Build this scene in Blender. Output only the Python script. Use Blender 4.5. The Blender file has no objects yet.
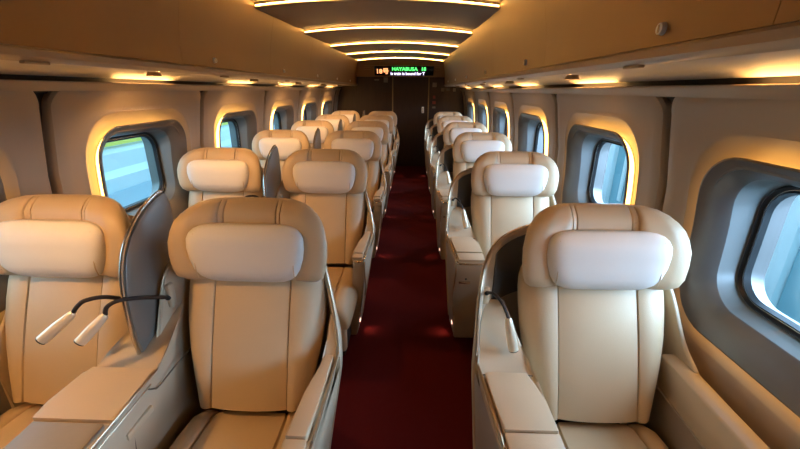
import bpy, bmesh, math, random
from math import sin, cos, pi, radians as R
from mathutils import Vector, Matrix
random.seed(4)
S = bpy.context.scene
COL = S.collection
# ------------------------------------------------------------------ camera
F = 380.0
TH = math.atan((224.5 - 90) / F)
cam_d = bpy.data.cameras.new('camera'); cam = bpy.data.objects.new('camera', cam_d); COL.objects.link(cam)
cam_d.sensor_fit = 'HORIZONTAL'; cam_d.sensor_width = 36; cam_d.lens = F / 800 * 36
cam_d.clip_start = .02; cam_d.clip_end = 200
YAW = math.atan(12 * cos(TH) / F)
cam.matrix_world = Matrix.Translation((.27, 0, 1.627)) @ Matrix.Rotation(YAW, 4, 'Z') @ Matrix.Rotation(pi / 2 - TH, 4, 'X') @ Matrix.Rotation(R(.5), 4, 'Z')
S.camera = cam
# ------------------------------------------------------------------ world, daylight, exposure
W = bpy.data.worlds.new('sky'); S.world = W; W.use_nodes = True
W.node_tree.nodes['Background'].inputs[0].default_value = (.45, .75, 1, 1)
W.node_tree.nodes['Background'].inputs[1].default_value = 2.0
S.view_settings.view_transform = 'Standard'; S.view_settings.look = 'None'
S.view_settings.gamma = 1; S.view_settings.use_curve_mapping = False
S.view_settings.exposure = 0.78
DOWN_W = 5.5
def area(name, loc, rot, sx, sy, power, col):
    l = bpy.data.lights.new(name, 'AREA'); l.shape = 'RECTANGLE'; l.size = sx; l.size_y = sy; l.energy = power; l.color = col
    o = bpy.data.objects.new(name, l); COL.objects.link(o); o.location = loc; o.rotation_euler = rot
    return o
# daylight falling along the train over the platforms, above the sight lines through the glass
area('daylight_right', (3.4, 1.5, 2.0), (0, R(82), 0), 1.7, 16, 1900, (.56, .70, 1))
area('daylight_left', (-3.6, 2.5, 2.1), (0, R(-82), 0), 1.7, 14, 150, (.45, .75, 1))

# ------------------------------------------------------------------ materials
MATS = {}
def mat(name, col, rough=.5, metal=0, emit=None, es=0, noise=0, nscale=40, bump=0, bscale=200, coat=0, sheen=0, spec=.5, stretch=None):
    m = bpy.data.materials.new(name); m.use_nodes = True
    nt = m.node_tree; b = nt.nodes['Principled BSDF']
    b.inputs['Base Color'].default_value = (*col, 1); b.inputs['Roughness'].default_value = rough
    b.inputs['Metallic'].default_value = metal; b.inputs['Specular IOR Level'].default_value = spec
    if coat: b.inputs['Coat Weight'].default_value = coat; b.inputs['Coat Roughness'].default_value = .15
    if sheen: b.inputs['Sheen Weight'].default_value = sheen
    if emit: b.inputs['Emission Color'].default_value = (*emit, 1); b.inputs['Emission Strength'].default_value = es
    tc = nt.nodes.new('ShaderNodeTexCoord'); src = tc.outputs['Object']
    if stretch:
        mp = nt.nodes.new('ShaderNodeMapping'); mp.inputs['Scale'].default_value = stretch
        nt.links.new(src, mp.inputs[0]); src = mp.outputs[0]
    if noise:
        n = nt.nodes.new('ShaderNodeTexNoise'); n.inputs['Scale'].default_value = nscale; n.inputs['Detail'].default_value = 4
        r = nt.nodes.new('ShaderNodeMixRGB'); r.blend_type = 'MIX'
        r.inputs[1].default_value = (*[c * (1 - noise) for c in col], 1); r.inputs[2].default_value = (*[min(1, c * (1 + noise)) for c in col], 1)
        nt.links.new(src, n.inputs['Vector']); nt.links.new(n.outputs['Fac'], r.inputs[0]); nt.links.new(r.outputs[0], b.inputs['Base Color'])
    if bump:
        n = nt.nodes.new('ShaderNodeTexNoise'); n.inputs['Scale'].default_value = bscale; n.inputs['Detail'].default_value = 3
        bp = nt.nodes.new('ShaderNodeBump'); bp.inputs['Strength'].default_value = bump; bp.inputs['Distance'].default_value = .002
        nt.links.new(src, n.inputs['Vector']); nt.links.new(n.outputs['Fac'], bp.inputs['Height']); nt.links.new(bp.outputs[0], b.inputs['Normal'])
    MATS[name] = m
    return m
leather = mat('cream_leather', (.57, .41, .245), .5, noise=.05, nscale=6, bump=.25, bscale=260)
leather2 = mat('cream_leather_soft', (.58, .42, .26), .45, noise=.04, nscale=6, bump=.2, bscale=260)
pillow_m = mat('ivory_pillow_leather', (.78, .71, .63), .55, noise=.03, nscale=8, bump=.15, bscale=300)
shellm = mat('beige_shell_paint', (.54, .41, .27), .38, coat=.2, noise=.03, nscale=5)
shelld = mat('taupe_shell_side', (.30, .25, .21), .4, metal=.2, noise=.04, nscale=6)
lining = mat('dark_grey_lining', (.12, .105, .09), .5, noise=.05, nscale=9)
partm = mat('grey_partition_film', (.24, .22, .19), .33, metal=.35, noise=.08, nscale=5)
chrome = mat('brushed_nickel', (.72, .64, .52), .25, metal=1)
bronze = mat('satin_bronze', (.50, .37, .24), .35, metal=1)
seam_m = mat('dark_stitching', (.16, .11, .07), .8)
rubber = mat('black_rubber', (.012, .012, .013), .45)
cable = mat('dark_braided_cable', (.035, .022, .016), .5, metal=.3, bump=.5, bscale=500)
lampm = mat('champagne_aluminium', (.85, .72, .52), .36, metal=.45)
dark = mat('dark_recess', (.03, .022, .018), .7)
trayg = mat('grey_tray_lid', (.30, .24, .18), .5, metal=.1, noise=.04)
carpet = mat('deep_red_carpet', (.085, .005, .004), .95, noise=.35, nscale=180, bump=.8, bscale=400, sheen=.0, spec=.1)
binm = mat('bronze_bin_panel', (.33, .185, .08), .45, metal=.3, noise=.05, nscale=5, spec=.4)
binlip = mat('light_bin_edge', (.42, .30, .19), .4, metal=.3)
cream = mat('cream_underside', (.70, .60, .48), .5, noise=.03)
ceilm = mat('taupe_ceiling_film', (.30, .235, .175), .55, noise=.05, nscale=4)
wallm = mat('beige_metallic_wall', (.40, .31, .225), .45, metal=.25, noise=.04, nscale=4)
bezelm = mat('grey_window_bezel', (.15, .135, .125), .38, metal=.3, noise=.04)
revealm = mat('pale_window_reveal', (.22, .22, .21), .35, metal=.2)
woodm = mat('dark_walnut_bulkhead', (.055, .024, .012), .4, noise=.4, nscale=6, stretch=(8, 8, .6), coat=.1)
white = mat('white_plastic', (.95, .92, .86), .4)
redm = mat('red_sticker', (.35, .06, .04), .5)
gold = mat('dull_gold_edge', (.45, .30, .14), .35, metal=.8)
blackg = mat('black_display_glass', (.01, .008, .012), .15)
warm = (1, .60, .19)
strip_e = mat('ceiling_led_diffuser', (1, .8, .5), .5, emit=(1, .52, .13), es=1.2)
core_e = mat('ceiling_led', (1, .9, .7), .5, emit=(1, .56, .15), es=36)
cove_e = mat('window_cove_led', (1, .8, .5), .5, emit=(1, .54, .13), es=4.8)
ledge_e = mat('ledge_led', (1, .8, .5), .5, emit=(1, .56, .18), es=19)
foot_e = mat('foot_led', (1, .8, .7), .5, emit=(1, .55, .40), es=1.6)
led_o = mat('led_orange', (0, 0, 0), .5, emit=(1, .33, .12), es=1.6)
led_g = mat('led_green', (0, 0, 0), .5, emit=(.10, 1, .18), es=1.3)
led_w = mat('led_white', (0, 0, 0), .5, emit=(.75, .65, 1), es=1.6)
g = bpy.data.materials.new('window_glass'); g.use_nodes = True; nt = g.node_tree; nt.nodes.clear()
o_ = nt.nodes.new('ShaderNodeOutputMaterial'); mx = nt.nodes.new('ShaderNodeMixShader'); tr = nt.nodes.new('ShaderNodeBsdfTransparent'); gl = nt.nodes.new('ShaderNodeBsdfGlossy')
tr.inputs[0].default_value = (.80, .92, .95, 1); gl.inputs['Roughness'].default_value = .02; mx.inputs[0].default_value = .05
nt.links.new(tr.outputs[0], mx.inputs[1]); nt.links.new(gl.outputs[0], mx.inputs[2]); nt.links.new(mx.outputs[0], o_.inputs[0])
glass = g
out_white = mat('pale_blue_bodywork', (.80, .88, .88), .4, noise=.04, nscale=2)
out_blue = mat('sky_blue_bodywork', (.52, .68, .76), .4)
out_yel = mat('yellow_green_stripe', (.95, .88, .15), .6)
out_floor = mat('grey_platform_concrete', (.30, .36, .36), .8, noise=.1, nscale=6)
out_frame = mat('white_screen_frame', (.70, .80, .80), .4)
out_glass = mat('teal_screen_panel', (.20, .42, .48), .25)

# ------------------------------------------------------------------ helpers
def link(name, bm, m, parent=None, smooth=True, label=None, sharp=40):
    me = bpy.data.meshes.new(name)
    bmesh.ops.recalc_face_normals(bm, faces=bm.faces)
    bm.to_mesh(me); bm.free()
    ms = m if isinstance(m, (list, tuple)) else [m]
    for x in ms: me.materials.append(x)
    if smooth:
        for p in me.polygons: p.use_smooth = True
        me.set_sharp_from_angle(angle=R(sharp))
    o = bpy.data.objects.new(name, me); COL.objects.link(o)
    if parent: o.parent = parent
    if label: o['label'] = label
    return o
def thing(name, label, cat, loc=(0, 0, 0), group=None):
    o = bpy.data.objects.new(name, None); COL.objects.link(o); o.location = loc; o.empty_display_size = .1
    o['label'] = label; o['category'] = cat
    if group: o['group'] = group
    return o
def tag(o, label=None, cat=None, group=None, kind=None):
    if label: o['label'] = label
    if cat: o['category'] = cat
    if group: o['group'] = group
    if kind: o['kind'] = kind
    return o
def kids(o): return [c for c in list(COL.objects) if c.parent == o]
def copy_tree(o, parent=None):
    c = o.copy(); COL.objects.link(c); c.parent = parent
    for ch in kids(o): copy_tree(ch, c)
    return c
def box(bm, a, b, bev=0, seg=2):
    x0, y0, z0 = a; x1, y1, z1 = b
    vs = [bm.verts.new(p) for p in ((x0, y0, z0), (x1, y0, z0), (x1, y1, z0), (x0, y1, z0), (x0, y0, z1), (x1, y0, z1), (x1, y1, z1), (x0, y1, z1))]
    fs = [bm.faces.new([vs[i] for i in q]) for q in ((0, 1, 2, 3), (4, 5, 6, 7), (0, 1, 5, 4), (1, 2, 6, 5), (2, 3, 7, 6), (3, 0, 4, 7))]
    if bev:
        es = list({e for f in fs for e in f.edges})
        bmesh.ops.bevel(bm, geom=es, offset=bev, segments=seg, profile=.5, affect='EDGES')
def BM(): return bmesh.new()
def loft(bm, rings, closed=True, cap=(True, True)):
    vr = [[bm.verts.new(p) for p in r] for r in rings]
    n = len(rings[0])
    for a, b in zip(vr, vr[1:]):
        for i in range(n if closed else n - 1):
            j = (i + 1) % n
            bm.faces.new((a[i], a[j], b[j], b[i]))
    if closed and cap[0]: bm.faces.new(vr[0])
    if closed and cap[1]: bm.faces.new(vr[-1])
    return vr
def smooth_path(pts, k=6):
    P = [Vector(p) for p in pts]; out = []
    for i in range(len(P) - 1):
        p0 = P[max(i - 1, 0)]; p1 = P[i]; p2 = P[i + 1]; p3 = P[min(i + 2, len(P) - 1)]
        for j in range(k):
            t = j / k
            out.append(.5 * ((2 * p1) + (p2 - p0) * t + (2 * p0 - 5 * p1 + 4 * p2 - p3) * t * t + (3 * p1 - p0 - 3 * p2 + p3) * t ** 3))
    out.append(P[-1]); return out
def tube(bm, pts, r, n=8, k=5, flat=1.0):
    P = smooth_path(pts, k) if k else [Vector(p) for p in pts]
    m = len(P); rs = r if callable(r) else (lambda t: r)
    rings = []; up = None
    for i, p in enumerate(P):
        t = (P[min(i + 1, m - 1)] - P[max(i - 1, 0)]).normalized()
        if up is None:
            up = Vector((0, 0, 1)) if abs(t.z) < .9 else Vector((1, 0, 0))
        s = t.cross(up).normalized(); up = s.cross(t).normalized()
        rr = rs(i / (m - 1))
        rings.append([p + s * rr * cos(2 * pi * q / n) + up * rr * flat * sin(2 * pi * q / n) for q in range(n)])
    loft(bm, rings)
def prism(bm, pts, x0, x1, bev=.01, seg=2, warp=None, bevall=True):
    """polygon in (y,z) pushed along x, edges rounded, then bent by warp"""
    a = [bm.verts.new((x0, y, z)) for y, z in pts]; b = [bm.verts.new((x1, y, z)) for y, z in pts]
    n = len(pts); fa = bm.faces.new(a); fb = bm.faces.new(b[::-1])
    sides = [bm.faces.new((a[i], b[i], b[(i + 1) % n], a[(i + 1) % n])) for i in range(n)]
    es = set(fa.edges) | set(fb.edges)
    if bev: bmesh.ops.bevel(bm, geom=list(es), offset=bev, segments=seg, profile=.5, affect='EDGES')
    if warp:
        for v in bm.verts: v.co = Vector(warp(*v.co))
def interp(tab, t):
    if t <= tab[0][0]: return tab[0][1]
    for (a, va), (b, vb) in zip(tab, tab[1:]):
        if t <= b:
            k = (t - a) / (b - a); return va + (vb - va) * k
    return tab[-1][1]
def sm(tab, t):   # smooth interpolation (monotone-ish)
    n = len(tab)
    if t <= tab[0][0]: return tab[0][1]
    if t >= tab[-1][0]: return tab[-1][1]
    for i in range(n - 1):
        if t <= tab[i + 1][0]:
            h = tab[i + 1][0] - tab[i][0]; k = (t - tab[i][0]) / h
            def d(j):
                if j == 0: return (tab[1][1] - tab[0][1]) / (tab[1][0] - tab[0][0])
                if j == n - 1: return (tab[-1][1] - tab[-2][1]) / (tab[-1][0] - tab[-2][0])
                return (tab[j + 1][1] - tab[j - 1][1]) / (tab[j + 1][0] - tab[j - 1][0])
            p0, p1, m0, m1 = tab[i][1], tab[i + 1][1], d(i) * h, d(i + 1) * h
            return (2 * k ** 3 - 3 * k * k + 1) * p0 + (k ** 3 - 2 * k * k + k) * m0 + (-2 * k ** 3 + 3 * k * k) * p1 + (k ** 3 - k * k) * m1

# ================================================================== THE CAR BODY
WPROF = [(-.1, 1.35), (0, 1.36), (.5, 1.38), (.9, 1.385), (1.1, 1.38), (1.25, 1.366), (1.4, 1.345), (1.5, 1.328), (1.62, 1.285), (1.7, 1.25)]
def wx(z): return sm(WPROF, z)
Y0, Y1 = -1.6, 8.55
BAYS = [1.02 + 1.3 * k for k in range(-1, 6)]
b = BM(); box(b, (-1.42, Y0, -.06), (1.42, Y1 + .02, 0)); tag(link('floor', b, carpet, smooth=False), kind='structure', label='deep red carpeted aisle floor')

def rr(cy, cz, hw, hh, r, nc=8, ns=5):
    """rounded rectangle, fixed number of points whatever the size"""
    pts = []
    cs = [(cy + hw - r, cz + hh - r, 0), (cy - hw + r, cz + hh - r, 90), (cy - hw + r, cz - hh + r, 180), (cy + hw - r, cz - hh + r, 270)]
    for i, (y, z, a0) in enumerate(cs):
        for k in range(nc + 1):
            a = R(a0 + 90 * k / nc); pts.append((y + r * cos(a), z + r * sin(a)))
        ny, nz, na = cs[(i + 1) % 4]; a = R(na)
        q = (ny + r * cos(a), nz + r * sin(a)); p = pts[-1]
        for k in range(1, ns): pts.append((p[0] + (q[0] - p[0]) * k / ns, p[1] + (q[1] - p[1]) * k / ns))
    return pts
def rw(cy, cz_, hw, hh, r): return rr(cy, cz_, hw + .026, hh, r)
WZ = 1.10
def ring3(s, pts, depth): return [(s * (wx(z) + depth), y, z) for y, z in pts]
def mix(a, b_, t): return [(p[0] + (q[0] - p[0]) * t, p[1] + (q[1] - p[1]) * t) for p, q in zip(a, b_)]
def build_wall(s, name):
    b = BM()
    for c in BAYS:
        outer = rr(c, .80, .632, .835, .09); o1 = rr(c, .80, .622, .825, .085); o2 = rr(c, .80, .585, .80, .08)
        lip = rw(c, WZ + .005, .448, .398, .225)
        rings = [ring3(s, outer, .05), ring3(s, outer, .022), ring3(s, o1, .008), ring3(s, o2, 0)]
        for t in (.25, .5, .75, .95): rings.append(ring3(s, mix(o2, lip, t), 0))
        rings += [ring3(s, lip, -.002), ring3(s, rw(c, WZ + .005, .440, .390, .22), .002), ring3(s, rw(c, WZ + .003, .418, .368, .205), .014), ring3(s, rw(c, WZ, .40, .352, .19), .028), ring3(s, rw(c, WZ, .37, .322, .17), .036), ring3(s, rw(c, WZ, .33, .283, .15), .038)]
        loft(b, rings, cap=(False, False))
    # end pieces beside the bulkheads
    for ya, yb in ((8.165, Y1), (Y0, BAYS[0] - .66)):
        zs = [i * .1 for i in range(0, 17)] + [1.63]
        loft(b, [[(s * wx(z), ya + .01, z), (s * wx(z), yb, z)] for z in zs], closed=False)
    # top ledge that hides the uplights
    prof = [(1.291, 1.610), (1.281, 1.628), (1.266, 1.640), (1.264, 1.649), (1.270, 1.652), (1.277, 1.642), (1.34, 1.642)]
    loft(b, [[(s * x, Y0, z) for x, z in prof], [(s * x, Y1, z) for x, z in prof]], closed=False)
    w = link(name, b, wallm); tag(w, kind='structure')
    # dark backing seen in the joints between panels, with openings where the windows are
    b = BM()
    for c in BAYS:
        outer = [(min(max(y, c - .65), c + .65), z) for y, z in rr(c, .84, .65, .86, .005)]
        inner = rw(c, WZ + .02, .33, .25, .1)
        loft(b, [[(s * (wx(min(z, 1.66)) + .052), y, z) for y, z in outer], [(s * (wx(z) + .052), y, z) for y, z in mix(outer, inner, .5)], [(s * (wx(z) + .052), y, z) for y, z in inner]], cap=(False, False))
    for ya, yb in ((BAYS[-1] + .65, Y1 + .1), (Y0 - .05, BAYS[0] - .65)):
        loft(b, [[(s * (wx(z) + .052), ya, z), (s * (wx(z) + .052), yb, z)] for z in (-.02, .5, 1, 1.3, 1.5, 1.7)], closed=False)
    loft(b, [[(s * 1.26, Y0, 1.74), (s * 1.315, Y0, 1.735), (s * 1.33, Y0, 1.60), (s * 1.45, Y0, 1.60), (s * 1.45, Y0, 1.76)], [(s * 1.26, Y1, 1.74), (s * 1.315, Y1, 1.735), (s * 1.33, Y1, 1.60), (s * 1.45, Y1, 1.60), (s * 1.45, Y1, 1.76)]], closed=False)
    link('wall_backing', b, dark, w)
    return w
build_wall(-1, 'wall_left'); build_wall(1, 'wall_right')

wn = 0
for s in (-1, 1):
    for i, c in enumerate(BAYS):
        wn += 1
        b = BM()
        GZ = 1.122
        rings = [ring3(s, rw(c, WZ, .340, .293, .150), .040), ring3(s, rw(c, WZ, .342, .295, .152), .002), ring3(s, rw(c, WZ, .374, .327, .165), -.006), ring3(s, rw(c, WZ, .378, .331, .17), -.010), ring3(s, rw(c, WZ, .377, .330, .168), -.015), ring3(s, rw(c, WZ, .370, .324, .165), -.017),
                 ring3(s, rw(c, WZ + .005, .345, .302, .15), -.004), ring3(s, rw(c, WZ + .012, .322, .275, .14), .018), ring3(s, rw(c, WZ + .018, .302, .253, .13), .044), ring3(s, rw(c, WZ + .020, .296, .247, .125), .056)]
        X = 1.505
        loft(b, rings, cap=(False, False))
        w = tag(link('window_%d' % wn, b, bezelm), kind='structure')
        b = BM()
        def fl(pts, x): return [(s * x, y, z) for y, z in pts]
        loft(b, [ring3(s, rw(c, WZ + .020, .296, .247, .125), .056), fl(rw(c, GZ, 0.286, .232, .115), X - .020), fl(rw(c, GZ, 0.282, .228, .11), X)], cap=(False, False))
        link('window_reveal', b, revealm, w)
        b = BM()
        loft(b, [fl(rw(c, GZ, 0.282, .228, .11), X - .001), fl(rw(c, GZ, 0.275, .221, .105), X - .008), fl(rw(c, GZ, 0.268, .214, .10), X + .004)], cap=(False, False))
        loft(b, [fl(rw(c, GZ, 0.265, .211, .098), X + .004), fl(rw(c, GZ, 0.258, .204, .092), X + .0), fl(rw(c, GZ, 0.252, .198, .09), X + .02)], cap=(False, False))
        link('gasket', b, rubber, w)
        b = BM(); loft(b, [fl(rw(c, GZ, 0.269, .215, .10), X + .005), fl(rw(c, GZ, 0.264, .210, .098), X + .005)], cap=(False, False)); link('inner_frame', b, chrome, w)
        b = BM(); loft(b, [fl(rw(c, GZ, 0.268, .214, .10), X + .016), fl(rw(c, GZ, 0.268, .214, .10), X + .022)]); link('glass', b, glass, w, smooth=False)
        b = BM(); loft(b, [fl(rw(c, GZ, 0.262, .208, .10), X + .02), fl(rw(c, GZ, .27, .23, .10), X + .09), fl(rw(c, GZ, .42, .36, .10), X + .09)], cap=(False, False)); link('outer_frame', b, bezelm, w)
        b = BM(); loft(b, [ring3(s, rw(c, WZ, .345, .298, .155), .006), ring3(s, rw(c, WZ, .345, .298, .155), .034)], cap=(False, False)); link('cove_light', b, cove_e, w)

# luggage bins, one per bay, on both sides
BINP = [(.855, 2.20), (.872, 2.13), (.895, 2.03), (.915, 1.93), (.926, 1.84), (.928, 1.78), (.926, 1.745)]
ORD = ['nearest', 'second', 'third', 'fourth', 'fifth', 'sixth', 'farthest']
for s, side in ((-1, 'left'), (1, 'right')):
    j = 0
    for k in range(-1, 6):
        ya, yb = .80 + 1.3 * k, .80 + 1.3 * (k + 1)
        ya = max(ya, Y0) if k > -1 else Y0; yb = min(yb, Y1)
        nm = ORD[k + 1]
        t = thing('luggage_bin', 'closed bronze brown overhead luggage bin on the %s side, %s' % (side, {'nearest': 'reaching back over the camera', 'farthest': 'ending against the dark bulkhead'}.get(nm, nm + ' along from the camera')), 'luggage bin', (0, ya, 0), 'overhead luggage bins')
        L = yb - ya
        b = BM()
        face = BINP
        ring = [(x, z) for x, z in face] + [(1.0, 1.745), (1.0, 2.20)]
        loft(b, [[(s * (x + .0015), .0, z) for x, z in ring], [(s * x, .0015, z) for x, z in ring], [(s * x, L - .0015, z) for x, z in ring], [(s * (x + .0015), L, z) for x, z in ring]])
        link('bin_door', b, binm, t, sharp=30)
        b = BM()
        lp = [(.925, 1.743), (.916, 1.735), (.918, 1.716), (.934, 1.704), (.96, 1.702), (.96, 1.743)]
        loft(b, [[(s * x, 0, z) for x, z in lp], [(s * x, L, z) for x, z in lp]]); link('lower_edge', b, binlip, t)
        b = BM()
        up = [(.958, 1.702), (1.05, 1.705), (1.16, 1.703), (1.23, 1.693), (1.275, 1.676), (1.295, 1.672), (1.30, 1.73), (.958, 1.73)]
        loft(b, [[(s * x, 0, z) for x, z in up], [(s * x, L, z) for x, z in up]]); link('underside', b, cream, t)
        if k >= 0 or True:
            b = BM(); yy = .34 if L > .6 else L * .5
            if k == -1: yy = L - 1.3 + .34
            bmesh.ops.create_cone(b, cap_ends=True, segments=24, radius1=.016, radius2=.014, depth=.012, matrix=Matrix.Translation((s * .921, yy, 1.785)) @ Matrix.Rotation(-s * pi / 2, 4, 'Y'))
            la = link('latch_button', b, white, t, label='round pale latch button')
            b = BM(); box(b, (s * .913, yy - .002, 1.775), (s * .9155, yy + .002, 1.795)); link('latch_slot', b, bronze, la)
            b = BM(); box(b, (s * .935, yy + .10, 1.695), (s * .955, yy + .19, 1.704), .003); link('finger_grip', b, binlip, t)
# reading downlights set into the lower edge of the bins, over the seats
for s, side in ((-1, 'left'), (1, 'right')):
    for k in range(-1, 6):
        y = 1.373 + 1.3 * k - .62
        b = BM(); M_ = Matrix.Translation((s * 1.06, y, 1.6935))
        bmesh.ops.create_cone(b, cap_ends=False, segments=24, radius1=.036, radius2=.028, depth=.02, matrix=M_)
        where = 'behind the camera' if k < 0 else ['over the front row', 'over the second row', 'over the third row', 'over the fourth row', 'over the fifth row', 'over the last row'][k]
        o = link('downlight', b, bronze); tag(o, 'small round downlight under the %s luggage bins %s' % (side, where), 'light', 'downlights under the bins')
        l = bpy.data.lights.new('downlight_lamp', 'AREA'); l.shape = 'DISK'; l.size = .05; l.energy = DOWN_W * (1.0 if s < 0 else .22); l.color = (1, .55, .20)
        lo = bpy.data.objects.new('downlight_lamp', l); COL.objects.link(lo); lo.parent = o
        lo.location = (s * 1.06, y, 1.700); d = Vector((-s * .28, .42, -1)); lo.rotation_euler = d.to_track_quat('-Z', 'Y').to_euler()
# uplights on the wall ledges, one above each window
for s, side in ((-1, 'left'), (1, 'right')):
    for i, c in enumerate(BAYS):
        b = BM(); box(b, (s * 1.277, c - .24, 1.643), (s * 1.295, c + .24, 1.648))
        o = link('ledge_light', b, ledge_e, smooth=False)
        pl = 'above the window behind the camera' if i == 0 else 'above the %s %s window from the camera' % (['', 'nearest', 'second', 'third', 'fourth', 'fifth', 'farthest'][i], side)
        tag(o, 'warm glowing light strip on the %s wall ledge %s' % (side, pl) if i == 0 else 'warm glowing light strip on the wall ledge ' + pl, 'light', 'ledge lights above the windows')

# ceiling between the bins, in arched sections with a light strip at each step
def cz(x): return 2.165 + .048 * (1 - (x / .86) ** 2)
XS = [-.862 + 1.724 * i / 24 for i in range(25)]
b = BM()
edges = [Y0] + [.4 + 1.3 * k for k in range(7)]
edges = [Y0, .4, 1.70, 3.0, 4.3, 5.6, 6.9, 8.2, Y1]
for ya, yb in zip(edges, edges[1:]):
    loft(b, [[(x, ya + .004, cz(x) + .06) for x in XS], [(x, ya + .004, cz(x) + .003) for x in XS], [(x, ya + .012, cz(x)) for x in XS], [(x, ya + .08, cz(x) + .001) for x in XS], [(x, yb - .30, cz(x) + .018) for x in XS], [(x, yb - .05, cz(x) + .034) for x in XS], [(x, yb + .01, cz(x) + .036) for x in XS]], closed=False)
loft(b, [[(x, Y0, 2.30) for x in (-1.45, 1.45)], [(x, Y1, 2.30) for x in (-1.45, 1.45)]], closed=False)
tag(link('ceiling', b, ceilm, sharp=30), kind='structure')
for i, y in enumerate(edges[1:-1]):
    b = BM(); loft(b, [[(x, y, cz(x) + .006), (x, y + .003, cz(x) + .006), (x, y + .003, cz(x) + .020), (x, y, cz(x) + .020)] for x in [-.855 + 1.71 * q / 24 for q in range(25)]])
    loft(b, [[(x, y - .002, cz(x) + .0135), (x, y - .002, cz(x) + .0170)] for x in [-.85 + 1.70 * q / 24 for q in range(25)]], closed=False)
    for f in list(b.faces)[-24:]: f.material_index = 1
    o = link('ceiling_light', b, [strip_e, core_e])
    d = ['overhead behind the top of the view', 'just above the camera view', 'nearest one in view', 'second one in view', 'third one in view', 'fourth one in view', 'farthest one, by the destination display'][i]
    tag(o, 'warm arched light strip across the ceiling, ' + d, 'ceiling light', 'arched ceiling light strips')

# bulkheads
b = BM(); box(b, (-1.45, Y0 - .08, -.02), (1.45, Y0, 2.3)); tag(link('wall_back', b, woodm, smooth=False), kind='structure')
b = BM()
DX0, DX1, DZ = -.165, .60, 1.90
box(b, (-1.45, Y1, 0), (DX0, Y1 + .08, 2.3)); box(b, (DX1, Y1, 0), (1.45, Y1 + .08, 2.3)); box(b, (DX0, Y1, DZ), (DX1, Y1 + .08, 2.3))
we = tag(link('wall_front', b, woodm, smooth=False), kind='structure')
b = BM()
box(b, (DX0 - .012, Y1 - .012, 0), (DX0 + .012, Y1 + .01, DZ + .012), .003); box(b, (DX1 - .012, Y1 - .012, 0), (DX1 + .012, Y1 + .01, DZ + .012), .003)
tag(link('trim_1', b, gold), kind='structure')
b = BM(); box(b, (DX0 + .002, Y1 + .02, 0), (DX1 - .002, Y1 + .06, DZ)); dr = tag(link('door_1', b, woodm, smooth=False), kind='structure')
b = BM(); box(b, (DX1 - .14, Y1 + .006, 1.16), (DX1 - .09, Y1 + .021, 1.29), .006); hd = link('door_handle', b, white, dr)
b = BM(); box(b, (DX1 - .125, Y1 + .0, 1.18), (DX1 - .105, Y1 + .007, 1.27), .003); link('handle_grip', b, chrome, hd)
# valance under the ceiling at the far end
b = BM()
prof = [(8.30, 2.11), (8.30, 2.25), (8.54, 2.25), (8.54, 1.885), (8.44, 1.885)]
loft(b, [[(x, y, z) for y, z in prof] for x in (-.93, .93)])
tag(link('trim_2', b, binm, sharp=20), kind='structure')
def vnorm():
    a = Vector((0, 8.30, 2.11)); c = Vector((0, 8.44, 1.885)); return a, c
A_, C_ = vnorm(); dn = (C_ - A_).normalized(); nrm = Vector((0, -abs(dn.z), -abs(dn.y))).normalized()
ang = math.atan2(8.44 - 8.30, 2.11 - 1.885)
dis = thing('destination_display', 'black LED destination display with orange, green and white letters under the ceiling', 'display', tuple((A_ + C_) / 2 + nrm * .012))
dis.rotation_euler = (ang * 1.0, 0, 0)
# local frame: x right, z up the slope, -y towards the passengers
b = BM(); box(b, (-.53, -.012, -.095), (.68, .011, .112), .008); link('housing', b, blackg, dis)
b = BM()
for z in (.085, .03): tube(b, [(-.74, -.008, z), (-.605, -.008, z)], .006, 6, 0); tube(b, [(.705, -.008, z), (.80, -.008, z)], .006, 6, 0)
tube(b, [(-.74, -.008, .122), (.80, -.008, .122)], .006, 6, 0); link('strip_reflections', b, gold, dis)  # gold bars stand in for ceiling light strips mirrored in the glass cover
def text(body, size, x, z, m, sx=1.0, name='lettering'):
    c = bpy.data.curves.new(name, 'FONT'); c.body = body; c.size = size; c.extrude = .0015; c.resolution_u = 2; c.offset = .0022
    o = bpy.data.objects.new('tmp', c); COL.objects.link(o)
    dg = bpy.context.evaluated_depsgraph_get(); me = bpy.data.meshes.new_from_object(o.evaluated_get(dg))
    bpy.data.objects.remove(o)
    me.materials.clear(); me.materials.append(m)
    me.transform(Matrix.Diagonal((sx, 1, 1, 1))); me.transform(Matrix.Rotation(pi / 2, 4, 'X'))
    r = bpy.data.objects.new(name, me); COL.objects.link(r); r.parent = dis; r.location = (x, -.0145, z)
    return r
text('18\u53f7', .135, -.50, -.045, led_o, 1.0, 'train_number')['label'] = 'orange lettering'
text('HAYABUSA', .105, -.17, .018, led_g, .98, 'train_name')['label'] = 'green lettering'
text('18', .105, .42, .018, led_g, .98, 'train_name')['label'] = 'green number'
text('is train is bound for T', .085, -.20, -.075, led_w, .93, 'message')['label'] = 'white lettering'
# small notices on the bulkhead
def plate(name, x, z, w, h, m, label, cat='sign'):
    b = BM(); box(b, (x - w / 2, Y1 - .008, z - h / 2), (x + w / 2, Y1 - .0005, z + h / 2), .003); tag(link(name, b, m), label, cat, 'bulkhead notices')
plate('wall_notice', -.31, 1.825, .09, .10, trayg, 'small grey square notice at the top left of the door')
plate('wall_notice', -.50, 1.825, .10, .025, trayg, 'thin grey strip notice left of the square notice by the door')
plate('wall_notice', .72, 1.735, .09, .09, trayg, 'grey square notice right of the door near the ceiling')
plate('wall_notice', .89, 1.64, .06, .07, trayg, 'small beige notice right of the door, leftmost of three in a row')
plate('wall_notice', 1.01, 1.645, .075, .05, lining, 'small dark notice, middle one of three in a row')
plate('wall_notice', 1.14, 1.64, .06, .07, trayg, 'small beige notice, rightmost of three in a row')
plate('wall_notice', .72, 1.49, .05, .06, redm, 'small red notice right of the door, topmost of the low column')
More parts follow.
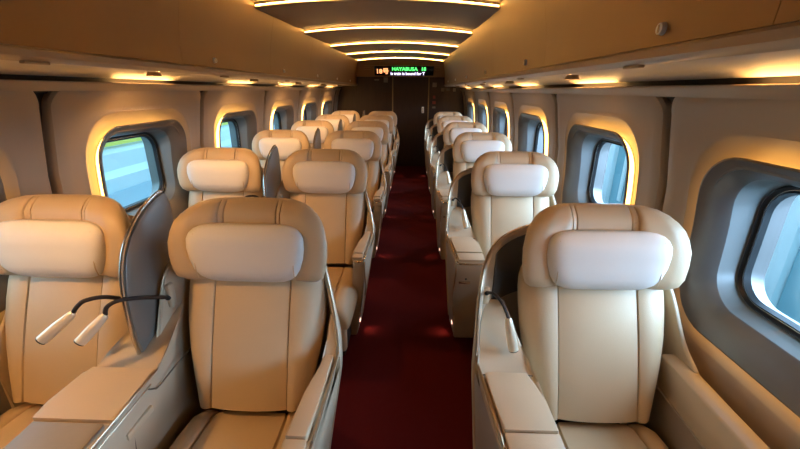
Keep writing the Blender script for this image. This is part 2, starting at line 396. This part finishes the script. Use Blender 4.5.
plate('wall_notice', .72, 1.38, .07, .06, redm, 'small red notice right of the door, middle of the low column')
plate('wall_notice', .72, 1.28, .07, .04, trayg, 'small pale notice right of the door, lowest of the column')

# ================================================================== SEATS
def section_body(rows, us, gro=(), gd=.006, n_exp=3.2, curve=None, xoff=0, bulge=None, seam=None):
    """rows: (z, half width, y centre, front thickness, back thickness); us: -1..1 columns"""
    rings = []
    for (z, hw, yc, tf, tb) in rows:
        ring = []
        for u in us:
            f = max(0, 1 - abs(u) ** n_exp) ** (1 / 2.2)
            y = yc - tf * f
            for g0 in gro:
                d = abs(u - g0)
                if d < .006: y += gd * min(1, tf / .03)
            if bulge: y -= bulge(u, z) * min(1, tf / .03)
            if curve: y += curve(u * hw, z)
            x = u * hw
            if seam: x = u / seam[0] * seam[1] if abs(u) <= seam[0] else math.copysign(seam[1] + (abs(u) - seam[0]) / (1 - seam[0]) * (hw - seam[1]), u)
            ring.append((xoff + x, y, z))
        for u in reversed(us[1:-1:3]):
            f = max(0, 1 - abs(u) ** n_exp) ** (1 / 2.2)
            y = yc + tb * f
            if curve: y += curve(u * hw, z)
            ring.append((xoff + u * hw, y, z))
        rings.append(ring)
    bm = BM(); loft(bm, rings); return bm
def cols(gro, n=40):
    us = [sin(pi * (i / n - .5)) for i in range(n + 1)]
    us = [u for u in us if all(abs(abs(u) - abs(g0)) > .032 for g0 in gro)]
    for g0 in gro: us += [g0 - .026, g0 - .010, g0, g0 + .010, g0 + .026]
    return sorted(set(us))

def backrest_y(z): return -.240 + (z - .45) * .40 - .012 * sin((z - .45) / .5 * pi)      # leans back
def make_seat(kind):
    """kind: single (right side), aisle (left pair), window (left pair); origin on the floor under the headrest"""
    lay = {'single': dict(aL=.465, aR=.352, aisle=-1), 'aisle': dict(aL=.352, aR=.350, aisle=1), 'window': dict(aL=.288, aR=.352, aisle=0)}[kind]
    t = thing('passenger_seat', 'x', 'seat', (0, 0, 0), 'cream leather seats')
    # backrest with side bolsters
    gr = (-.58, .58); us = cols(gr)
    rows = []
    zs = [.452, .46, .48, .52, .6, .68, .76, .84, .90, .94, .965, .985, 1.0]
    hw = [(.45, .205), (.52, .222), (.62, .246), (.72, .266), (.82, .276), (.92, .276), (.97, .262), (1.0, .24)]
    for z in zs:
        e = min(1, (z - .45) / .03, (1.004 - z) / .04); e = max(.05, e) ** .5
        rows.append((z, sm(hw, z), backrest_y(z) + .045, .085 * e, .03))
    def bolster(u, z):
        a = abs(u)
        if a > .58: return .020 * max(0, 1 - ((a - .80) / .24) ** 2)
        return .006 * (1 - (a / .58) ** 2)
    bk = link('backrest', section_body(rows, us, gr, .014, bulge=bolster, seam=(.58, .146)), leather, t, sharp=60)
    # headrest with wings
    gr = (-.44, -.40, .40, .44) ; us = cols((-.36, .36, -.43, .43), 48)
    rows = []
    prof = [(z - .010, w * 1.03) for z, w in [(.944, .225), (.950, .250), (.970, .270), (1.0, .281), (1.05, .287), (1.10, .288), (1.14, .280), (1.17, .269), (1.195, .250), (1.215, .226), (1.230, .196), (1.238, .16)]]
    for z, w in prof:
        e = min(1, (z - .930) / .035, (1.232 - z) / .04); e = max(.04, e) ** .5
        rows.append((z, w, -.035 + (z - 1.0) * .18 + .02, .062 * e, .045 * e))
    def wing(x, z): return -.085 * (abs(x) / .288) ** 2.6
    def hb(u, z):
        a = abs(u)
        return .016 * max(0, min(1, (a - .385) / .10)) * (1 - max(0, (a - .8) / .2))
    hr = link('headrest', section_body(rows, us, (-.36, .36, -.43, .43), .009, n_exp=4, curve=wing, bulge=hb, seam=(.43, .118)), leather2, t, sharp=60)
    # loose pillow on the headrest
    us = cols((), 36); rows = []
    prof = [(.972, .115), (.976, .135), (.986, .156), (1.003, .175), (1.03, .191), (1.07, .203), (1.11, .208), (1.145, .206), (1.165, .198), (1.178, .184), (1.186, .165), (1.19, .14)]
    for z, w in prof:
        e = min(1, (z - .968) / .055, (1.194 - z) / .05); e = max(.03, e) ** .5
        rows.append((z, w, -.088 + (z - 1.08) * .10, .052 * e, .03 * e))
    rows = [(z - .031, r[0] * 1.04, *r[1:]) for z, *r in rows]
    pw = link('headrest_pillow', section_body(rows, us, (), n_exp=5, curve=lambda x, z: -.022 * (abs(x) / .208) ** 3), pillow_m, t, sharp=70)
    b = BM()
    for sx in (-.18, .18):
        b = BM(); pts = []
        for z in (.995, 1.03, 1.08, 1.13, 1.165):
            e = min(1, (z - .968) / .055, (1.194 - z) / .05) ** .5
            uu = .18 / .203; f = (1 - uu ** 5) ** (1 / 2.2)
            pts.append((sx, -.088 + (z - 1.08) * .10 - .052 * e * f - .022 * (.18 / .208) ** 3 + .0005, z - .031))
        tube(b, pts, .0022, 5, 3); link('piping', b, leather2, pw)
    # cushion: body lofted from back to front
    gr = (-.56, .56); us = cols(gr)
    rows = []
    for q, (d, zt, hw_) in enumerate([(-.235, .435, .235), (-.27, .448, .252), (-.35, .452, .258), (-.5, .458, .262), (-.62, .462, .262), (-.70, .462, .262), (-.755, .455, .260), (-.79, .435, .256), (-.808, .405, .25), (-.812, .37, .242)]):
        rows.append((d, hw_, zt))
    rings = []
    for d, hw_, zt in rows:
        ring = []
        for u in us:
            f = max(0, 1 - abs(u) ** 6) ** .4
            zz = .33 + (zt - .33) * f
            if any(abs(u - g0) < .02 for g0 in gr): zz -= .010
            if abs(u) > .56: zz += .012 * max(0, 1 - ((abs(u) - .8) / .22) ** 2)
            ring.append((u * hw_, d, zz))
        for u in reversed(us[1:-1:3]): ring.append((u * hw_, d, .315))
        rings.append(ring)
    b = BM(); loft(b, rings); link('seat_cushion', b, leather, t, sharp=60)
    b = BM(); box(b, (-.235, -.80, .14), (.235, -.735, .345), .025, 4); link('legrest', b, leather2, t)
    b = BM(); box(b, (-.20, -.66, 0), (.20, .02, .312), .02); link('seat_base', b, dark, t)
    # wrap-around shell
    y0, bb = -.22, .42
    FT = .030 if kind == 'single' else .014
    aL, aR = lay['aL'], lay['aR']
    def ax(a, z, ph):
        tpv = .10 if (kind == 'aisle' and ph > 90) else .055
        return a - tpv * max(0, 1 - z / .62)
    HT = [(0, .70), (7, .80), (14, .93), (22, 1.00), (32, 1.045), (45, 1.075), (65, 1.095), (90, 1.10)]
    if kind == 'aisle': HA = [(0, .70), (12, .80), (24, .93), (36, 1.03), (50, 1.11), (65, 1.13), (90, 1.14)]
    HW = [(0, .67), (12, .74), (25, .90), (38, 1.02), (55, 1.09), (90, 1.14)]
    def top(ph):
        tab = HT
        if ph <= 90: tab = HT if (kind in ('single', 'aisle')) else HW
        else: tab = HW if kind == 'single' else HA if kind == 'aisle' else HT
        return sm(tab, ph if ph <= 90 else 180 - ph)
    def P(ph, z, off=0):
        a = (aL if ph <= 90 else aR)
        a = ax(a, z, ph) + off
        if kind == 'aisle' and ph > 90: a -= .05 * max(0, min(1, (z - .72) / .3))
        return (-a * cos(R(ph)), y0 + (bb + off) * sin(R(ph)), z)
    b = BM(); phs = [180 * i / 60 for i in range(61)]
    rings = []
    for ph in phs:
        h = top(ph); ring = []
        for k in range(13): ring.append(P(ph, .05 + (h - .006 - .05) * k / 12, 0))
        ring += [P(ph, h, -.004), P(ph, h, -.012), P(ph, h - .006, -.018)]
        for k in range(12, -1, -1): ring.append(P(ph, .05 + (h - .012 - .05) * k / 12, -.019))
        rings.append(ring)
    loft(b, rings); sh = link('shell', b, shellm, t, sharp=50)
    for lo, hi, use in ((34, 70, kind == 'single'), (118, 163, kind == 'aisle')):
        if not use: continue
        b = BM(); rings = []
        for i in range(19):
            ph = lo + (hi - lo) * i / 18; h = top(ph) - .028; zb = .80
            h = max(h, zb + .01); rings.append([P(ph, zb + (h - zb) * k / 6, -.023) for k in range(7)] + [P(ph, zb + (h - zb) * k / 6, -.0195) for k in range(6, -1, -1)])
        loft(b, rings); link('shell_lining', b, lining, sh)
    # rim trim, running on along the armrest towards the front
    for side in ((-1, 1) if kind == 'aisle' else (-1,) if kind == 'single' else (1,)):
        a0 = 0 if side < 0 else 180
        pts = [P(a0 + (ph if side < 0 else -ph), top(a0 + (ph if side < 0 else -ph)) + .001, -.008) for ph in (88, 75, 60, 45, 35, 27, 20, 14, 9, 4, 0)]
        if side == lay['aisle']:
            a_ = (aL if side < 0 else aR)
            fin = lambda y: FT * max(0, min(1, (-.16 - y) / .44))
            pts += [(side * (a_ - .008 - fin(y)), y, z) for y, z in ((-.30, .688), (-.42, .684), (-.54, .676), (-.595, .650), (-.605, .61))]
            pts += [(side * (a_ - .012 - dx - fin(y)), y, z) for y, z, dx in ((-.575, .55, 0), (-.53, .48, .005), (-.48, .41, .012), (-.455, .34, .02))]
        b = BM(); tube(b, pts, .0065 if kind == 'single' else .0048, 8, 4); link('rim_trim', b, bronze, sh, label='satin metal edge')
    # aisle side armrest
    if lay['aisle']:
        sd = lay['aisle']; a_ = aL if sd < 0 else aR
        xin = .258 if kind == 'aisle' else .255
        prof = [(-.42, .0), (-.43, .18), (-.455, .33), (-.50, .43), (-.565, .53), (-.60, .60), (-.605, .655), (-.59, .672), (-.30, .672), (-.24, .690), (-.18, .735), (-.12, .79), (-.06, .82), (.0, .825), (.03, .0)]
        tp = .115 if kind == 'aisle' else .06
        def warp(x, y, z):
            x_ = abs(x)
            k = (x_ - xin) / (a_ - .003 - xin)
            if kind == 'aisle':
                lo = -.10 * max(0, 1 - z / .62)
                inn = xin + (.035 * max(0, min(1, (y + .55) / .35)) if z > .5 else 0)
                o = a_ - .003 + lo
                x_ = inn + lo * .8 + (o - inn - lo * .8) * k
            else:
                o = a_ - .003 - .055 * max(0, 1 - z / .62)
                inn = xin + .0
                if y > -.28: inn = xin + .06 * min(1, (y + .28) / .2)
                x_ = inn + (o - inn) * k
            x_ -= FT * max(0, min(1, (-.16 - y) / .44)) * max(0, k)
            if y > y0:
                lim = (ax(a_, z, 0 if sd < 0 else 180) - .022) * math.sqrt(max(0, 1 - ((y - y0) / bb) ** 2))
                x_ = min(x_, lim)
            return (sd * x_, y, z)
        b = BM(); prism(b, prof, xin, a_ - .003, .012, 3, warp); ar = link('armrest', b, shellm, t, sharp=50)
        # outer skin in taupe under the trim
        b = BM(); rings = []
        for k, (y, z) in enumerate([(-.425, .02), (-.435, .18), (-.46, .33), (-.505, .43), (-.567, .53), (-.598, .60), (-.60, .645)]):
            rings.append([tuple(Vector(warp(sd * (xin + (a_ - .003 - xin) * .985), yy, z)) + Vector((sd * .0025, 0, 0))) for yy in (y + .015, y + .06, -.3, -.22, -.1, .0)])
        loft(b, rings, closed=False)
        link('side_panel', b, shelld if kind == 'single' else shellm, ar)
        # leather pad and front cap
        w0, w1 = (xin + .004, a_ - .020)
        def padwarp(x, y, z):
            k = (abs(x) - w0) / (w1 - w0)
            lo = w0
            if kind == 'aisle': lo = w0 - .010 + .045 * max(0, min(1, (y + .50) / .30))
            elif y > -.42: lo = w0 + .03 * (y + .42) / .14
            hi = w1 - FT * max(0, min(1, (-.16 - y) / .44))
            return (sd * (lo + (hi - lo) * k), y, z)
        b = BM()
        PF = -.515 if kind == 'single' else -.562
        back = -.20 if kind == 'aisle' else -.285
        prism(b, [(PF, .665), (PF, .694), (-.4, .697), (-.32, .697), (back, .702 if kind == 'single' else .706), (back, .665)], w0, w1, .009, 3, padwarp)
        link('armrest_pad', b, leather2, t)
        b = BM(); prism(b, [(-.600, .662), (-.600, .678), (-.58, .684), (PF - .006, .688), (PF - .006, .662)], w0, w1, .005, 2, padwarp); link('armrest_cap', b, leather2, ar)
        b = BM(); tube(b, [(sd * (w1 + .012 - FT), -.56, .672), (sd * (w1 + .006 - FT), -.600, .660), (sd * (w1 - .018 - FT), -.612, .655), (sd * (w0 + .02), -.612, .655), (sd * w0, -.60, .66)], .006, 8, 4); link('front_trim', b, chrome, ar)
        if kind == 'single':
            b = BM(); bmesh.ops.create_cone(b, cap_ends=True, segments=12, radius1=.006, radius2=.006, depth=.004, matrix=Matrix.Translation((-.36, -.572, .535)) @ Matrix.Rotation(R(60), 4, 'X')); link('jack_socket', b, rubber, ar)
            b = BM(); box(b, (-.40, -.560, .496), (-.33, -.545, .508), .002); link('button_strip', b, chrome, ar)
            # shoulder surface seam
            b = BM(); tube(b, [(-.27, -.285, .690), (-.30, -.284, .6925), (-.38, -.284, .692), (-.445, -.286, .690)], .0022, 5, 3); link('pad_seam', b, seam_m, ar)
        # small courtesy light near the floor
        q = Vector(warp(sd * (a_ - .003), -.36, .09))
        b = BM(); box(b, (q.x - .003, -.375, .075), (q.x + .004, -.345, .095), .002); link('foot_light', b, foot_e, ar)
        fl_ = bpy.data.lights.new('foot_lamp', 'SPOT'); fl_.energy = .4; fl_.color = (1, .62, .45); fl_.spot_size = R(70); fl_.spot_blend = 1; fl_.shadow_soft_size = .004
        fo = bpy.data.objects.new('foot_lamp', fl_); COL.objects.link(fo); fo.parent = ar; fo.location = (q.x + sd * .008, -.36, .085)
        fo.rotation_euler = Vector((sd * .8, 0, -1)).to_track_quat('-Z', 'Y').to_euler()
    # window side armrest
    ws = {'single': 1, 'window': -1}.get(kind)
    if ws:
        a_ = aR if ws > 0 else aL
        x0_ = .262; x1_ = a_ - .004
        b = BM(); prism(b, [(-.62, .50), (-.63, .62), (-.615, .655), (-.60, .662), (-.2, .668), (-.12, .672), (-.10, .62), (-.10, .52)], x0_ + .010, x1_, .012, 3, lambda x, y, z: (ws * x, y, z))
        wa = link('window_armrest', b, shellm, t)
        b = BM(); prism(b, [(-.60, .10), (-.60, .52), (-.05, .55), (-.05, .10)], x0_ + .002, x1_ - .01, .008, 2, lambda x, y, z: (ws * x, y, z)); link('side_panel', b, shelld, wa)
    # reading lamp on a gooseneck, inside the aisle wing of the single seat
    def lamp(base, mid, neck, tip, parent):
        b = BM(); tube(b, [base, *mid, neck], .0055, 8, 8); ln = link('reading_lamp', b, cable, parent)
        b = BM(); d = Vector(tip) - Vector(neck)
        tube(b, [Vector(neck) - d * .02, Vector(neck) + d * .10, Vector(neck) + d * .5, Vector(tip)], lambda u: .0095 + .0085 * min(1, u * 1.4), 14, 3); hd = link('lamp_head', b, lampm, ln)
        b = BM(); tube(b, [Vector(tip) - d * .02, Vector(tip) + d * .03], .0165, 14, 0); link('lamp_lens', b, dark, hd)
        b = BM(); M_ = Matrix.Translation(Vector(base)) ; bmesh.ops.create_uvsphere(b, u_segments=12, v_segments=8, radius=.011, matrix=M_); link('lamp_socket', b, rubber, ln)
        return ln
    if kind == 'single':
        ln = lamp((-.412, -.09, .905), [(-.395, -.14, .928), (-.37, -.18, .908)], (-.352, -.20, .865), (-.325, -.215, .745), t)
        b = BM(); box(b, (-.435, -.095, .855), (-.40, -.070, .925), .008, 3); link('lamp_plate', b, leather2, ln)
    return t
def place(proto, n, x, label_fn):
    for k in range(n):
        o = proto if k == 0 else copy_tree(proto)
        o.location = (x, 1.373 + 1.3 * k, 0); o['label'] = label_fn(k)
NUM = ['nearest the camera', 'second from the camera', 'third from the camera', 'fourth from the camera', 'fifth from the camera', 'last before the bulkhead']
sg = make_seat('single'); place(sg, 6, .975, lambda k: 'single cream leather seat on the right side of the aisle, ' + NUM[k])
sa = make_seat('aisle'); place(sa, 6, -.332, lambda k: 'cream leather aisle seat of the left pair, ' + NUM[k])
sw = make_seat('window'); place(sw, 6, -1.070, lambda k: 'cream leather seat beside the left windows, ' + NUM[k])

# centre consoles between the seats of each left pair
def make_console():
    t = thing('centre_console', 'x', 'console', (0, 0, 0), 'consoles between the left seats')
    prof = [(-.78, .05), (-.80, .60), (-.79, .69), (-.76, .703), (-.56, .708), (-.34, .712), (-.27, .722), (-.20, .745), (-.12, .79), (-.05, .83), (.05, .86), (.16, .86), (.16, .05)]
    def hw(y, z):
        w = .108 + .016 * max(0, min(1, (-.35 - y) / .3))
        if y > -.30: w = .108 - (.045 if z > .68 else .008) * min(1, (y + .30) / .25)
        if z < .6: w = min(w, .10)
        return w
    def warp(x, y, z): return (x / .1 * hw(y, z), y, z)
    b = BM(); prism(b, prof, -.1, .1, .014, 3, warp); bd = link('console_body', b, shellm, t, sharp=50)
    b = BM(); prism(b, [(-.555, .703), (-.555, .722), (-.50, .728), (-.38, .730), (-.345, .727), (-.335, .703)], -.1, .1, .008, 3, lambda x, y, z: (x / .1 * (.112 + .012 * max(0, min(1, (-.35 - y) / .2))), y, z)); link('armrest_pad', b, leather2, t)
    b = BM(); prism(b, [(-.775, .700), (-.775, .712), (-.565, .718), (-.565, .700)], -.110, .104, .005, 2); link('tray_lid', b, trayg, t)
    b = BM(); tube(b, [(.127, -.76, .712), (.127, -.56, .722), (.122, -.40, .727), (.116, -.345, .724)], .004, 6, 3); tube(b, [(.136, -.76, .700), (.135, -.56, .706), (.128, -.40, .710)], .003, 6, 3); link('side_trim', b, bronze, t)
    b = BM(); tube(b, [(.105, -.42, .655), (.106, -.47, .66), (.107, -.50, .50), (.104, -.50, .30)], .0022, 6, 5); link('panel_gap', b, seam_m, bd)
    b = BM(); tube(b, [(.112, -.40, .690), (.112, -.375, .668), (.111, -.345, .655), (.104, -.22, .652), (.101, -.04, .640)], .0030, 6, 5); link('ridge_groove', b, seam_m, bd)
    b = BM(); box(b, (.103, -.52, .600), (.118, -.40, .625), .004); link('table_catch', b, leather2, bd)
    # leaf shaped privacy partition
    leaf = [(-.262, .715), (-.270, .78), (-.272, .86), (-.268, .94), (-.255, 1.02), (-.230, 1.085), (-.19, 1.14), (-.13, 1.19), (-.06, 1.225), (.0, 1.245), (.025, 1.245), (.045, 1.225), (.055, 1.18), (.055, 1.04), (.02, .92), (-.06, .82), (-.14, .75), (-.20, .705)]
    b = BM(); prism(b, leaf, -.012, .012, .006, 2); pt = link('partition', b, partm, t, label='grey leaf shaped partition')
    b = BM(); tube(b, [(0, y - .003, z + .002) for y, z in leaf[:11]], .008, 8, 3, flat=.8); link('partition_trim', b, chrome, pt)
    b = BM(); tube(b, [(.014, y - .014, z + .004) for y, z in [leaf[i] for i in (13, 14, 15, 16)]], .004, 6, 3); link('rear_trim', b, bronze, pt)
    def lamp(pts, neck, tip):
        b = BM(); tube(b, [*pts, neck], .0072, 8, 8); ln = link('reading_lamp', b, cable, t)
        b = BM(); d = Vector(tip) - Vector(neck)
        tube(b, [Vector(neck) - d * .02, Vector(neck) + d * .10, Vector(neck) + d * .5, Vector(tip)], lambda u: .009 + .009 * min(1, u * 1.4), 14, 3); hd = link('lamp_head', b, lampm, ln)
        b = BM(); tube(b, [Vector(tip) - d * .02, Vector(tip) + d * .04], .0165, 14, 0); link('lamp_lens', b, dark, hd)
        b = BM(); bmesh.ops.create_uvsphere(b, u_segments=12, v_segments=8, radius=.012, matrix=Matrix.Translation(Vector(pts[0]))); link('lamp_socket', b, rubber, ln)
    lamp([(.048, -.125, .872), (.025, -.22, .925), (.0, -.29, .955), (-.025, -.315, .945)], (-.032, -.323, .919), (-.094, -.373, .848))
    LAMP2 = [(-.035, -.20, .90), (-.06, -.27, .955), (-.095, -.31, .965), (-.12, -.32, .948)]
    lamp(LAMP2, (-.139, -.323, .924), (-.220, -.373, .852))
    b = BM(); box(b, (.040, -.128, .825), (.062, -.095, .925), .008, 3); link('lamp_plate', b, shellm, t)
    return t
cc = make_console()
for k in range(6):
    o = cc if k == 0 else copy_tree(cc)
    o.location = (-.700, 1.373 + 1.3 * k, 0)
    o['label'] = 'beige console with grey leaf partition between the left seats, ' + NUM[k]

# ================================================================== OUTSIDE THE WINDOWS
b = BM(); box(b, (1.62, -3, -.15), (7, 14, -.02)); tag(link('platform', b, out_floor, smooth=False), 'grey station platform outside the right windows', 'platform')
b = BM(); box(b, (-7, -3, -1.0), (-1.62, 14, -.9)); tag(link('track_bed', b, out_floor, smooth=False), 'grey ground outside the left windows', 'ground')
t = thing('platform_screen', 'pale white framed screen wall on the platform outside the right windows', 'screen', (3.0, 0, -.02))
for k in range(12):
    ya = -2.6 + 1.3 * k
    b = BM(); box(b, (0, ya + .05, .12), (.04, ya + 1.25, 1.06)); link('screen_panel', b, out_glass if k % 2 else out_white, t, smooth=False)
    b = BM(); box(b, (-.05, ya - .04, 0), (.08, ya + .04, 1.12), .01); link('screen_post', b, out_frame, t)
    b = BM(); box(b, (-.03, ya + .25, .30), (-.005, ya + .32, .95), .01); box(b, (-.03, ya + .95, .30), (-.005, ya + 1.02, .95), .01); box(b, (-.03, ya + .25, .88), (-.005, ya + 1.02, .95), .01); link('panel_frame', b, out_frame, t)
b = BM(); box(b, (-.06, -2.7, 0), (.09, 13, .12), .01); box(b, (-.06, -2.7, 1.06), (.09, 13, 1.12), .01); link('screen_rail', b, out_frame, t)
t = thing('neighbouring_train', 'pale blue train standing on the next track outside the left windows', 'train', (-3.1, 0, -.9))
prof = [(0, .2), (0, 1.25), (-.02, 1.55), (-.10, 1.62), (-.12, 1.80), (-.16, 1.86), (-.20, 2.15), (-.8, 2.3), (-.8, .2)]
b = BM(); loft(b, [[(x, -3, z) for x, z in prof], [(x, 13, z) for x, z in prof]]); link('body', b, out_white, t, sharp=15)
b = BM(); box(b, (-.02, -3, 1.02), (.012, 13, 1.40)); link('waist_band', b, out_blue, t, smooth=False)
b = BM(); box(b, (-.17, -3, 1.885), (-.13, 13, 1.98)); link('stripe', b, out_yel, t, smooth=False)
